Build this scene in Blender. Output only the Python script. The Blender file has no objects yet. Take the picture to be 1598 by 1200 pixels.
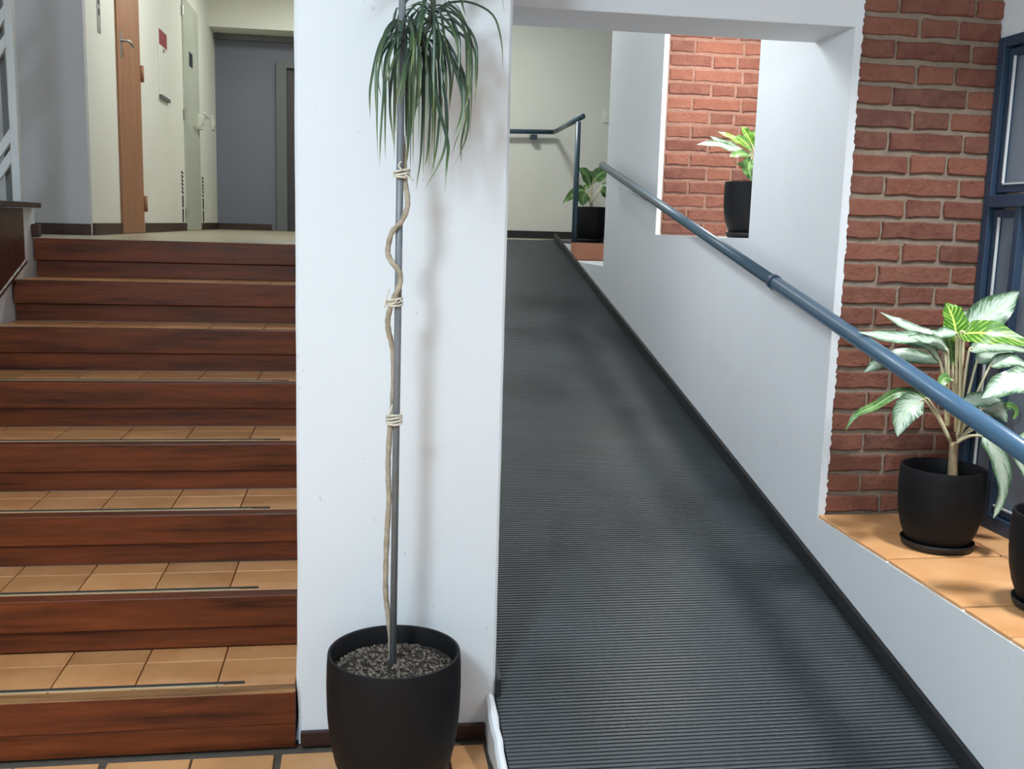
import bpy, math, random
from mathutils import Vector, Matrix
import numpy as np

random.seed(7)
S = bpy.context.scene
COL = S.collection

# ------------------------------------------------------------------ camera
FPX = 1570.0
def _n(v): return v / np.linalg.norm(v)
_Yd = _n(np.array([560 - 799.0, 347 - 600.0, FPX]))
_x = _n(np.array([10000 - 799.0, 610 - 600.0, FPX]))
_Xd = _n(_x - _Yd * _x.dot(_Yd))
_Zd = np.cross(_Xd, _Yd)
_R = np.stack([_Xd, _Yd, _Zd], 1)              # camera = R @ world
EYE = np.array([0, 0, 1.513])
cam_d = bpy.data.cameras.new('camera')
cam = bpy.data.objects.new('camera', cam_d)
COL.objects.link(cam)
cam_d.sensor_width = 36.0
cam_d.lens = FPX / 1598 * 36.0
cam_d.clip_start = 0.05
mw = Matrix.Identity(4)
for i in range(3):
    mw[i][0] = _R[0][i]; mw[i][1] = -_R[1][i]; mw[i][2] = -_R[2][i]; mw[i][3] = EYE[i]
cam.matrix_world = mw
S.camera = cam

def at(px, py, axis, val):
    """point of the place seen at a pixel of the photograph, on the plane axis = val"""
    d = _R.T @ np.array([px - 799.0, py - 600.0, FPX])
    return Vector(EYE + d * ((val - EYE[axis]) / d[axis]))

# ------------------------------------------------------------------ world, lamps, exposure
w = bpy.data.worlds.new('world'); S.world = w
w.use_nodes = True
w.node_tree.nodes['Background'].inputs[0].default_value = (0.30, 0.36, 0.45, 1)
w.node_tree.nodes['Background'].inputs[1].default_value = 0.25
S.view_settings.view_transform = 'Standard'
S.view_settings.look = 'None'
S.view_settings.gamma = 1
S.view_settings.use_curve_mapping = False
S.view_settings.exposure = 0.0

def lamp(name, loc, size, power, col, target=None, spread=180, shape='DISK', size_y=None):
    l = bpy.data.lights.new(name, 'AREA'); l.shape = shape; l.size = size
    if size_y: l.size_y = size_y
    l.energy = power; l.color = col; l.spread = math.radians(spread)
    o = bpy.data.objects.new(name, l); COL.objects.link(o); o.location = loc
    d = (Vector(target) - Vector(loc)) if target else Vector((0, 0, -1))
    o.rotation_euler = d.to_track_quat('-Z', 'Y').to_euler()
    return o
def globe(name, loc, radius, power, col):
    l = bpy.data.lights.new(name, 'POINT'); l.shadow_soft_size = radius; l.energy = power; l.color = col
    o = bpy.data.objects.new(name, l); COL.objects.link(o); o.location = loc
    return o
globe('hall_globe_lamp', (-0.95, 0.05, 2.46), 0.21, 202, (0.70, 0.88, 1.0))
lamp('platform_ceiling_lamp', (1.98, 2.35, 2.66), 0.25, 26, (0.94, 0.97, 1.0), spread=125)
lamp('ramp_wall_fill', (0.46, 4.35, 2.62), 0.30, 13.5, (0.88, 0.96, 1.0), target=(1.7, 4.35, 2.2))  # unseen light, mounted here to brighten the wall across the ramp
lamp('ramp_ceiling_lamp', (0.95, 8.5, 3.80), 0.5, 46, (0.96, 1.0, 0.97))
lamp('alcove_lamp', (2.0, 5.0, 2.86), 0.25, 38, (1.0, 0.97, 0.93))
lamp('corridor_far_lamp', (-0.40, 9.7, 3.80), 0.5, 27, (0.97, 1.0, 0.94))
lamp('corridor_near_fill', (-0.45, 7.0, 3.80), 0.5, 27, (0.98, 1.0, 0.95))  # added out of view to brighten the near cream wall and wooden door
lamp('landing_fill', (-2.1, 5.4, 3.80), 0.4, 6, (0.95, 0.98, 1.0))  # added fill for the grey wall, stands for no known fixture

# ------------------------------------------------------------------ materials
def rgb(r, g, b):
    f = lambda c: (c / 12.92 if c <= 0.04045 else ((c + 0.055) / 1.055) ** 2.4)
    return (f(r / 255), f(g / 255), f(b / 255), 1)

class NT:
    def __init__(s, name):
        s.m = bpy.data.materials.new(name); s.m.use_nodes = True
        s.t = s.m.node_tree; s.b = s.t.nodes['Principled BSDF']
    def n(s, typ, **kw):
        nd = s.t.nodes.new(typ)
        for k, v in kw.items():
            if k in nd.inputs: nd.inputs[k].default_value = v
            else: setattr(nd, k, v)
        return nd
    def l(s, a, b): s.t.links.new(a, b)
    def coords(s, kind='Object', scale=(1, 1, 1), rnd=False):
        tc = s.n('ShaderNodeTexCoord'); mp = s.n('ShaderNodeMapping')
        mp.inputs['Scale'].default_value = scale
        s.l(tc.outputs[kind], mp.inputs['Vector'])
        if rnd:
            oi = s.n('ShaderNodeObjectInfo'); mu = s.n('ShaderNodeMath', operation='MULTIPLY'); mu.inputs[1].default_value = 37.0
            s.l(oi.outputs['Random'], mu.inputs[0]); s.l(mu.outputs[0], mp.inputs['Location'])
        return mp.outputs['Vector']
    def noise(s, vec, scale, detail=4, rough=0.55):
        nd = s.n('ShaderNodeTexNoise'); nd.inputs['Scale'].default_value = scale
        nd.inputs['Detail'].default_value = detail; nd.inputs['Roughness'].default_value = rough
        s.l(vec, nd.inputs['Vector']); return nd.outputs[0]
    def ramp(s, fac, stops):
        nd = s.n('ShaderNodeValToRGB'); cr = nd.color_ramp
        while len(cr.elements) < len(stops): cr.elements.new(0.5)
        for e, (p, c) in zip(cr.elements, stops): e.position = p; e.color = c if len(c) == 4 else (*c, 1)
        s.l(fac, nd.inputs['Fac']); return nd.outputs['Color']
    def mix(s, fac, a, b, typ='MIX'):
        nd = s.n('ShaderNodeMix', data_type='RGBA', blend_type=typ)
        for sock, v in ((nd.inputs['Factor'], fac), (nd.inputs[6], a), (nd.inputs[7], b)):
            if hasattr(v, 'links') or hasattr(v, 'is_linked'): s.l(v, sock)
            else: sock.default_value = v
        return nd.outputs[2]
    def math(s, op, a, b=None, c=None):
        nd = s.n('ShaderNodeMath', operation=op)
        for i, v in enumerate((a, b, c)):
            if v is None: continue
            if hasattr(v, 'is_linked'): s.l(v, nd.inputs[i])
            else: nd.inputs[i].default_value = v
        return nd.outputs[0]
    def bump(s, h, strength, dist=0.01):
        nd = s.n('ShaderNodeBump'); nd.inputs['Strength'].default_value = strength; nd.inputs['Distance'].default_value = dist
        s.l(h, nd.inputs['Height']); s.l(nd.outputs[0], s.b.inputs['Normal'])
    def base(s, c):
        if hasattr(c, 'is_linked'): s.l(c, s.b.inputs['Base Color'])
        else: s.b.inputs['Base Color'].default_value = c
    def rough(s, r):
        if hasattr(r, 'is_linked'): s.l(r, s.b.inputs['Roughness'])
        else: s.b.inputs['Roughness'].default_value = r

def scaled(c, k): return (min(c[0] * k, 1), min(c[1] * k, 1), min(c[2] * k, 1), 1)

def simple(name, c, rough=0.5, var=0.12, scale=8, bump=0.15, bscale=60, metal=0, rnd=False, spec=0.5, dist=0.004):
    t = NT(name); v = t.coords(rnd=rnd)
    t.base(t.ramp(t.noise(v, scale), [(0.3, scaled(c, 1 - var)), (0.7, scaled(c, 1 + var))]))
    t.rough(rough); t.b.inputs['Metallic'].default_value = metal
    t.b.inputs['Specular IOR Level'].default_value = spec
    if bump: t.bump(t.noise(v, bscale), bump, dist)
    return t.m

def plaster(name, c, speck=True):
    t = NT(name); v = t.coords()
    col = t.ramp(t.noise(v, 1.3, 5), [(0.3, scaled(c, 0.965)), (0.7, scaled(c, 1.02))])
    if speck:
        col = t.mix(t.ramp(t.noise(v, 34, 2), [(0.72, (0, 0, 0)), (0.77, (1, 1, 1))]), col, scaled(c, 0.80))
    t.base(col); t.rough(0.62)
    h = t.math('ADD', t.math('MULTIPLY', t.noise(v, 5, 3), 0.6), t.math('MULTIPLY', t.noise(v, 120, 3), 0.25))
    t.bump(h, 0.22, 0.006)
    return t.m

def wood(name, c1, c2, scale=1.0, axis=0, rough=0.38):
    t = NT(name)
    sc = [14 * scale] * 3; sc[axis] = 1.1 * scale
    v = t.coords(scale=tuple(sc), rnd=True)
    a = t.noise(v, 1.6, 6, 0.65)
    b = t.noise(v, 7.0, 4, 0.6)
    f = t.math('ADD', t.math('MULTIPLY', a, 0.75), t.math('MULTIPLY', b, 0.25))
    t.base(t.ramp(f, [(0.32, c1), (0.5, tuple((c1[i] * 0.45 + c2[i] * 0.55) for i in range(3)) + (1,)), (0.68, c2)]))
    t.rough(t.ramp(b, [(0.3, (rough - 0.08,) * 3), (0.7, (rough + 0.12,) * 3)]))
    t.b.inputs['Specular IOR Level'].default_value = 0.25
    t.bump(b, 0.12, 0.003)
    return t.m

def worn_wood():
    t = NT('worn_stair_wood'); v = t.coords(scale=(1.1, 14, 14)); f = t.noise(v, 1.6, 6, 0.65); b = t.noise(v, 7, 4)
    c = t.ramp(t.math('ADD', t.math('MULTIPLY', f, 0.75), t.math('MULTIPLY', b, 0.25)), [(0.32, rgb(50, 22, 14)), (0.68, rgb(124, 62, 30))])
    g = t.n('ShaderNodeNewGeometry'); sp = t.n('ShaderNodeSeparateXYZ'); t.l(g.outputs['True Normal'], sp.inputs[0])
    k = t.math('MULTIPLY', t.math('GREATER_THAN', sp.outputs[2], 0.35), t.math('MULTIPLY', t.math('ADD', b, 0.35), 0.9))
    t.base(t.mix(k, c, t.ramp(f, [(0.35, rgb(116, 82, 50)), (0.65, rgb(172, 128, 82))]))); t.rough(0.5); t.b.inputs['Specular IOR Level'].default_value = 0.25; t.bump(b, 0.15, 0.003)
    return t.m

def tilemat(name, c1, c2, rough=0.33):
    t = NT(name); v = t.coords(rnd=True)
    n1 = t.noise(v, 6, 4); n2 = t.noise(v, 60, 3)
    oi = t.n('ShaderNodeObjectInfo')
    col = t.ramp(n1, [(0.3, c1), (0.7, c2)])
    k = t.math('ADD', t.math('MULTIPLY', oi.outputs['Random'], 0.22), 0.88)
    kk = t.n('ShaderNodeCombineColor')
    for i in range(3): t.l(k, kk.inputs[i])
    t.base(t.mix(1.0, col, kk.outputs[0], 'MULTIPLY')); t.rough(rough)
    t.bump(t.math('ADD', n1, t.math('MULTIPLY', n2, 0.15)), 0.15, 0.004)
    return t.m

def brickmat(name, cols):
    t = NT(name); v = t.coords(rnd=True)
    oi = t.n('ShaderNodeObjectInfo')
    a = t.ramp(oi.outputs['Random'], [(0.0, cols[0]), (0.4, cols[1]), (0.75, cols[2]), (1.0, cols[3])])
    n1 = t.noise(v, 16, 5, 0.65); n2 = t.noise(v, 60, 4, 0.7)
    c = t.mix(t.ramp(n1, [(0.38, (0, 0, 0)), (0.72, (0.55, 0.55, 0.55))]), a, rgb(144, 98, 80))
    c = t.mix(t.ramp(n2, [(0.60, (0, 0, 0)), (0.72, (0.75, 0.75, 0.75))]), c, rgb(52, 32, 28))
    t.base(c); t.rough(0.85)
    t.bump(t.math('ADD', t.math('MULTIPLY', n1, 0.8), n2), 0.8, 0.010)
    return t.m

def leafmat(name, kind):
    t = NT(name)
    tc = t.n('ShaderNodeTexCoord'); sp = t.n('ShaderNodeSeparateXYZ'); t.l(tc.outputs['UV'], sp.inputs[0])
    u = t.math('ABSOLUTE', t.math('SUBTRACT', t.math('MULTIPLY', sp.outputs[0], 2.0), 1.0))
    vv = sp.outputs[1]
    ov = t.coords(rnd=True)
    if kind == 'silver':
        oi = t.n('ShaderNodeObjectInfo')
        cv = t.n('ShaderNodeCombineXYZ')
        t.l(t.math('MULTIPLY', sp.outputs[0], 2.2), cv.inputs[0])
        t.l(t.math('MULTIPLY', t.math('SUBTRACT', vv, t.math('MULTIPLY', u, 0.28)), 9.0), cv.inputs[1])
        t.l(t.math('MULTIPLY', oi.outputs['Random'], 50.0), cv.inputs[2])
        ns = t.noise(cv.outputs[0], 2.2, 5, 0.65)
        k = t.math('ADD', t.math('MULTIPLY', t.math('POWER', u, 1.5), 0.46), t.math('MULTIPLY', ns, 1.0))
        c = t.ramp(k, [(0.54, rgb(192, 205, 190)), (0.70, rgb(156, 178, 154)), (0.82, rgb(92, 122, 90)), (0.96, rgb(54, 82, 56))])
        c = t.mix(t.ramp(u, [(0.03, (1, 1, 1)), (0.08, (0, 0, 0))]), c, rgb(186, 206, 168))
    elif kind == 'fresh':
        vein = t.math('SINE', t.math('MULTIPLY', t.math('SUBTRACT', vv, t.math('MULTIPLY', u, 0.25)), 58.0))
        ns = t.noise(ov, 30, 3)
        k = t.math('ADD', t.math('MULTIPLY', vein, 0.5), ns)
        c = t.ramp(k, [(0.55, rgb(72, 120, 40)), (0.9, rgb(92, 142, 48)), (0.98, rgb(176, 206, 92))])
        c = t.mix(t.ramp(u, [(0.05, (1, 1, 1)), (0.11, (0, 0, 0))]), c, rgb(200, 220, 110))
    elif kind == 'green':
        ns = t.noise(ov, 24, 3)
        c = t.ramp(ns, [(0.35, rgb(58, 96, 44)), (0.65, rgb(112, 152, 84))])
        c = t.mix(t.ramp(u, [(0.05, (1, 1, 1)), (0.12, (0, 0, 0))]), c, rgb(160, 190, 120))
    else:  # strap
        oi = t.n('ShaderNodeObjectInfo')
        c = t.ramp(vv, [(0.0, rgb(40, 56, 48)), (0.45, rgb(46, 66, 54)), (0.75, rgb(80, 100, 60)), (0.93, rgb(120, 130, 78)), (1.0, rgb(128, 118, 100))])
        c = t.mix(t.math('MULTIPLY', oi.outputs['Random'], 0.35), c, rgb(62, 90, 58))
    t.base(c); t.rough(0.34)
    t.b.inputs['Subsurface Weight'].default_value = 0.0
    t.b.inputs['Specular IOR Level'].default_value = 0.5
    return t.m

MT = {}
MT['white'] = plaster('white_plaster', rgb(226, 229, 232))
MT['beamwhite'] = plaster('beam_plaster', rgb(224, 226, 228), False)
MT['cream'] = plaster('cream_plaster', rgb(222, 222, 212), False)
MT['grey'] = plaster('grey_plaster', rgb(186, 186, 188), False)
MT['blue'] = plaster('blue_grey_plaster', rgb(110, 114, 126), False)
MT['wood'] = wood('stair_wood', rgb(50, 22, 12), rgb(124, 62, 30))
MT['woodworn'] = worn_wood()
MT['wooddark'] = wood('dark_wood', rgb(52, 26, 20), rgb(92, 52, 38))
MT['wooddoor'] = wood('door_wood', rgb(136, 94, 66), rgb(164, 118, 88), axis=2, rough=0.45)
MT['woodbase'] = wood('baseboard_wood', rgb(44, 28, 24), rgb(76, 50, 42))
MT['tile'] = tilemat('terracotta_tile', rgb(212, 152, 98), rgb(230, 176, 124))
MT['treadtile'] = tilemat('tread_tile', rgb(206, 143, 90), rgb(230, 172, 118))
MT['grout'] = simple('dark_grout', rgb(92, 84, 76), 0.9, 0.15, 30, 0.3)
MT['treadgrout'] = simple('tread_grout', rgb(116, 84, 56), 0.9, 0.15, 30, 0.3)
MT['landing'] = simple('landing_floor', rgb(158, 148, 122), 0.35, 0.10, 3, 0.05)
MT['black'] = simple('black_skirting', rgb(36, 35, 36), 0.6, 0.25, 25, 0.2)
MT['strip'] = simple('anti_slip_black', rgb(58, 54, 50), 0.9, 0.2, 80, 0.4, 300)
MT['cream_strip'] = simple('cream_edge', rgb(196, 178, 142), 0.4, 0.1, 30, 0)
MT['brick'] = brickmat('brick_red', [rgb(104, 60, 48), rgb(122, 72, 56), rgb(134, 82, 64), rgb(90, 56, 48)])
MT['farbrick'] = MT['brick']
MT['mortar'] = simple('mortar', rgb(138, 122, 106), 0.95, 0.15, 30, 0.6, 90, dist=0.006)
MT['mortarpink'] = simple('pinkish_mortar', rgb(138, 104, 90), 0.95, 0.15, 30, 0.6, 90, dist=0.006)
MT['risertile'] = tilemat('salmon_tile', rgb(190, 124, 92), rgb(206, 142, 108))
MT['steelblue'] = simple('blue_painted_steel', rgb(66, 98, 124), 0.32, 0.06, 6, 0.04, 200)
MT['raildark'] = simple('slate_painted_steel', rgb(62, 84, 98), 0.35, 0.06, 6, 0.04, 200)
MT['frameblue'] = simple('navy_window_steel', rgb(46, 64, 84), 0.4, 0.08, 6, 0.05, 200)
MT['pot'] = simple('black_pot', rgb(19, 19, 21), 0.6, 0.12, 60, 0.25, 220, dist=0.002, spec=0.22)
MT['saucer'] = simple('black_saucer', rgb(19, 18, 19), 0.5, 0.1, 30, 0.05)
MT['soil'] = simple('soil', rgb(48, 40, 36), 0.95, 0.4, 60, 0.8, 90, dist=0.01)
MT['chips'] = simple('bark_chips', rgb(104, 94, 84), 0.9, 0.65, 70, 0.4, rnd=False)
MT['bark'] = simple('pale_bark', rgb(166, 152, 132), 0.8, 0.25, 40, 0.6, 120, dist=0.004)
MT['pole'] = simple('grey_metal_pole', rgb(120, 124, 128), 0.42, 0.12, 12, 0.1, 120, metal=0.1)
MT['tie'] = simple('cream_cloth_tie', rgb(214, 206, 190), 0.9, 0.1, 60, 0.3)
MT['shoot'] = simple('leaf_scarred_shoot', rgb(66, 72, 58), 0.8, 0.3, 60, 0.5, 120)
MT['stem'] = simple('cream_stem', rgb(214, 206, 168), 0.5, 0.12, 20, 0.1)
MT['cane'] = simple('brown_cane', rgb(150, 128, 96), 0.75, 0.25, 40, 0.4)
MT['silver'] = leafmat('variegated_leaf', 'silver')
MT['fresh'] = leafmat('fresh_leaf', 'fresh')
MT['green'] = leafmat('green_leaf', 'green')
MT['strap'] = leafmat('strap_leaf', 'strap')
MT['whitepaint'] = simple('white_gloss_paint', rgb(206, 210, 210), 0.4, 0.04, 8, 0.03)
MT['plastic'] = simple('white_plastic', rgb(222, 222, 212), 0.4, 0.03, 8, 0)
MT['metal'] = simple('brushed_metal', rgb(178, 178, 172), 0.35, 0.1, 30, 0.05, metal=0.8)
MT['red'] = simple('red_sticker', rgb(140, 44, 56), 0.5, 0.06, 20, 0)
MT['signblack'] = simple('black_sign', rgb(34, 40, 40), 0.5, 0.05, 10, 0)
MT['greendoor'] = simple('pale_green_paint', rgb(180, 185, 170), 0.4, 0.05, 4, 0.03)
MT['darkdoor'] = simple('dark_door', rgb(58, 54, 54), 0.5, 0.1, 4, 0.05)
MT['doorframe'] = simple('grey_door_frame', rgb(96, 100, 100), 0.5, 0.08, 4, 0.05)
MT['outside'] = simple('outside_render', rgb(128, 134, 140), 0.9, 0.12, 5, 0.2)

def matte_mat():
    t = NT('ribbed_rubber'); v = t.coords()
    n1 = t.noise(v, 2.2, 5); n2 = t.noise(v, 90, 3)
    vs = t.coords(scale=(2.0, 14.0, 14.0)); n3 = t.noise(vs, 9, 3, 0.7)
    c = t.ramp(n1, [(0.3, rgb(48, 53, 56)), (0.7, rgb(66, 72, 75))])
    c = t.mix(t.ramp(n3, [(0.66, (0, 0, 0)), (0.74, (0.5, 0.5, 0.5))]), c, rgb(98, 103, 105))
    t.base(c)
    t.rough(t.ramp(n1, [(0.3, (0.36,) * 3), (0.7, (0.52,) * 3)]))
    t.b.inputs['Specular IOR Level'].default_value = 0.36
    t.bump(n2, 0.25, 0.003)
    return t.m
MT['mat'] = matte_mat()
def glass():
    t = NT('frosted_pane'); v = t.coords()
    t.base(rgb(150, 160, 172)); t.rough(0.35)
    t.b.inputs['Transmission Weight'].default_value = 0.5
    t.b.inputs['IOR'].default_value = 1.2
    t.bump(t.noise(v, 90, 3), 0.1, 0.003)
    return t.m
MT['glass'] = glass()

# ------------------------------------------------------------------ mesh helpers
class MB:
    def __init__(s): s.v = []; s.f = []; s.uv = None
    def box(s, x0, x1, y0, y1, z0, z1):
        b = len(s.v)
        s.v += [(x0, y0, z0), (x1, y0, z0), (x1, y1, z0), (x0, y1, z0), (x0, y0, z1), (x1, y0, z1), (x1, y1, z1), (x0, y1, z1)]
        s.f += [tuple(b + i for i in q) for q in ((0, 3, 2, 1), (4, 5, 6, 7), (0, 1, 5, 4), (1, 2, 6, 5), (2, 3, 7, 6), (3, 0, 4, 7))]
        return s
    def prism(s, pts, axis, a, b):
        """polygon (two remaining axes, in order) pushed along axis from a to b"""
        def mk(p, q):
            l = [p[0], p[1]]; l.insert(axis, q); return tuple(l)
        o = len(s.v); n = len(pts)
        s.v += [mk(p, a) for p in pts] + [mk(p, b) for p in pts]
        s.f.append(tuple(o + i for i in range(n))); s.f.append(tuple(o + n + i for i in reversed(range(n))))
        for i in range(n):
            j = (i + 1) % n; s.f.append((o + j, o + i, o + n + i, o + n + j))
        return s
    def lathe(s, prof, c=(0, 0, 0), seg=40, close=False):
        o = len(s.v); m = len(prof)
        for i in range(seg):
            a = 2 * math.pi * i / seg
            s.v += [(c[0] + r * math.cos(a), c[1] + r * math.sin(a), c[2] + z) for r, z in prof]
        for i in range(seg):
            j = (i + 1) % seg
            for k in range(m - 1):
                s.f.append((o + i * m + k, o + j * m + k, o + j * m + k + 1, o + i * m + k + 1))
        return s
    def tube(s, pts, rad, seg=10, cap=True):
        pts = [Vector(p) for p in pts]; n = len(pts)
        if not hasattr(rad, '__len__'): rad = [rad] * n
        o = len(s.v); prev = None
        for i, p in enumerate(pts):
            t = (pts[min(i + 1, n - 1)] - pts[max(i - 1, 0)]).normalized()
            if prev is None:
                a = Vector((0, 0, 1)) if abs(t.z) < 0.9 else Vector((1, 0, 0)); prev = t.cross(a).normalized()
            prev = (prev - t * prev.dot(t)).normalized(); q = t.cross(prev)
            for k in range(seg):
                an = 2 * math.pi * k / seg
                s.v.append(tuple(p + (prev * math.cos(an) + q * math.sin(an)) * rad[i]))
        for i in range(n - 1):
            for k in range(seg):
                k2 = (k + 1) % seg
                s.f.append((o + i * seg + k, o + i * seg + k2, o + (i + 1) * seg + k2, o + (i + 1) * seg + k))
        if cap:
            s.f.append(tuple(o + k for k in reversed(range(seg)))); s.f.append(tuple(o + (n - 1) * seg + k for k in range(seg)))
        return s
    def mesh(s, name, mat, smooth=False):
        me = bpy.data.meshes.new(name); me.from_pydata(s.v, [], s.f); me.update()
        import bmesh
        bm = bmesh.new(); bm.from_mesh(me); bmesh.ops.recalc_face_normals(bm, faces=bm.faces); bm.to_mesh(me); bm.free()
        me.materials.append(MT[mat] if isinstance(mat, str) else mat)
        if smooth: me.polygons.foreach_set('use_smooth', [True] * len(me.polygons))
        return me
    def build(s, name, mat, parent=None, smooth=False, bevel=0, bseg=2):
        return add(name, s.mesh(name, mat, smooth), parent, bevel, bseg)

def add(name, me, parent=None, bevel=0, bseg=2):
    o = bpy.data.objects.new(name, me); COL.objects.link(o)
    if parent:
        o.parent = parent; o.matrix_parent_inverse = Matrix.Translation(parent.location).inverted() if parent.type == 'EMPTY' else Matrix.Identity(4)
    if bevel:
        b = o.modifiers.new('bevel', 'BEVEL'); b.width = bevel; b.segments = bseg; b.limit_method = 'ANGLE'; b.angle_limit = math.radians(40)
    return o
def smooth_angle(o, deg=35):
    me = o.data; me.polygons.foreach_set('use_smooth', [True] * len(me.polygons))
    try: me.set_sharp_from_angle(angle=math.radians(deg))
    except Exception: pass
    return o
def tag(o, label, cat, group=None):
    o['label'] = label; o['category'] = cat
    if group: o['group'] = group
    return o
def thing(name, loc, label, cat, group=None):
    o = bpy.data.objects.new(name, None); COL.objects.link(o); o.location = loc; o.empty_display_size = 0.1
    return tag(o, label, cat, group)
def struct(o): o['kind'] = 'structure'; return o
def sbox(name, b, mat, parent=None, bevel=0):
    o = MB().box(*b).build(name, mat, parent, bevel=bevel)
    if parent is None: struct(o)
    return o
def catmull(pts, n):
    P = [Vector(p) for p in pts]; P = [P[0] * 2 - P[1]] + P + [P[-1] * 2 - P[-2]]; out = []; m = len(P) - 3
    for i in range(n + 1):
        x = i / n * m; k = min(int(x), m - 1); t = x - k
        a, b, c, d = P[k:k + 4]
        out.append(0.5 * ((2 * b) + (c - a) * t + (2 * a - 5 * b + 4 * c - d) * t * t + (3 * b - a - 3 * c + d) * t ** 3))
    return out

# ================================================================== THE SETTING
XW = 1.70            # face of the wall along the ramp
YB = 3.44            # face of the brick wall by the window
ZP = 0.48            # plant platform
RS, RZ = 0.2165, 0.117   # ramp slope, height at Y = 2.8
def rz(y): return RZ + RS * (y - 2.8)
YT = 2.8 + (1.40 - RZ) / RS
Y0 = 2.8 - RZ / RS

floor = sbox('floor', (-3.0, 2.30, -2.6, 2.85, -0.10, -0.012), 'grout')
sbox('floor_left', (-3.0, -1.54, 2.85, 5.0, -0.10, 0.0), 'tile')
sbox('wall_under_landing', (-3.0, -1.545, 5.0, 5.06, 0.0, 1.2), 'white')
# floor tiles between camera and stairs: near rows as single tiles
for r in range(5):
    y1 = 2.755 - r * 0.2385; y0 = y1 - 0.2385
    for c in range(-9, 3):
        x0 = -0.223 + c * 0.2385; x1 = x0 + 0.2385
        if x0 > 0.30: continue
        x1 = min(x1, 0.372)
        ga = 0.011 if c % 2 == 0 else 0.003
        gb = 0.003 if c % 2 == 0 else 0.011
        MB().box(x0 + ga / 1, x1 - gb / 1, y0 + 0.005, y1 - 0.005, -0.02, 0.0).build('tile', 'tile', floor, bevel=0.003)
t = MB().box(-3.0, 2.30, -2.6, 2.755 - 5 * 0.2385, -0.02, 0.0).build('tile_field', 'tile', floor)

# ---- ceilings
ceil_h = sbox('ceiling_hall', (-3.0, 2.6, -2.6, YB + 0.3, 2.72, 2.82), 'beamwhite')
sbox('ceiling_stairs', (-3.0, 0.41, YB + 0.3, 5.1, 2.72, 2.82), 'beamwhite')
sbox('ceiling_upper', (-3.2, 3.4, YB + 0.3, 12.6, 3.90, 4.0), 'beamwhite')
# ---- outer walls (behind and beside the camera)
sbox('wall_back', (-3.0, 2.6, -2.7, -2.6, 0, 2.8), 'white')
sbox('wall_left', (-3.1, -3.0, -2.7, 6.2, 0, 4.0), 'white')

# ---- wall between stairs and ramp: its front end is the white pillar
def pillar():
    m = MB(); n = 26; W0, W1, YF, YK = -0.170, 0.409, 2.80, 8.60
    random.seed(3)
    rows = []
    for i in range(n + 1):
        z = 2.74 * i / n
        j = random.uniform(-0.0010, 0.0010)
        dl = j - (0.005 if 0.17 < z < 0.30 else 0) + (0.002 if z < 0.12 else 0)
        rows.append((W0 + dl, W1 + random.uniform(-0.001, 0.0), z))
    for (a, b, z) in rows:
        m.v += [(a, YK, z), (a, YF + 0.008, z), (a + 0.008, YF, z), (b - 0.008, YF, z), (b, YF + 0.008, z), (b, YK, z)]
    for i in range(n):
        for k in range(5):
            m.f.append((i * 6 + k, i * 6 + k + 1, i * 6 + 7 + k, i * 6 + 6 + k))
    o = m.build('wall_center', 'white'); struct(o)
    return o
pil = pillar()
sbox('wall_center_upper', (-0.168, 0.410, 3.8, 8.6, 2.82, 3.9), 'white')
struct(MB().box(-0.162, 0.378, 2.782, 2.80, 0.0, 0.045).build('baseboard_front', 'woodbase', bevel=0.003))

# ---- ramp slab, mat and skirtings
ramp = struct(MB().prism([(Y0, -0.05), (Y0, 0.0), (YT, 1.40), (YT + 0.1, 1.40), (YT + 0.1, -0.05)], 0, 0.4095, XW).build('ramp', 'black'))
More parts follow.
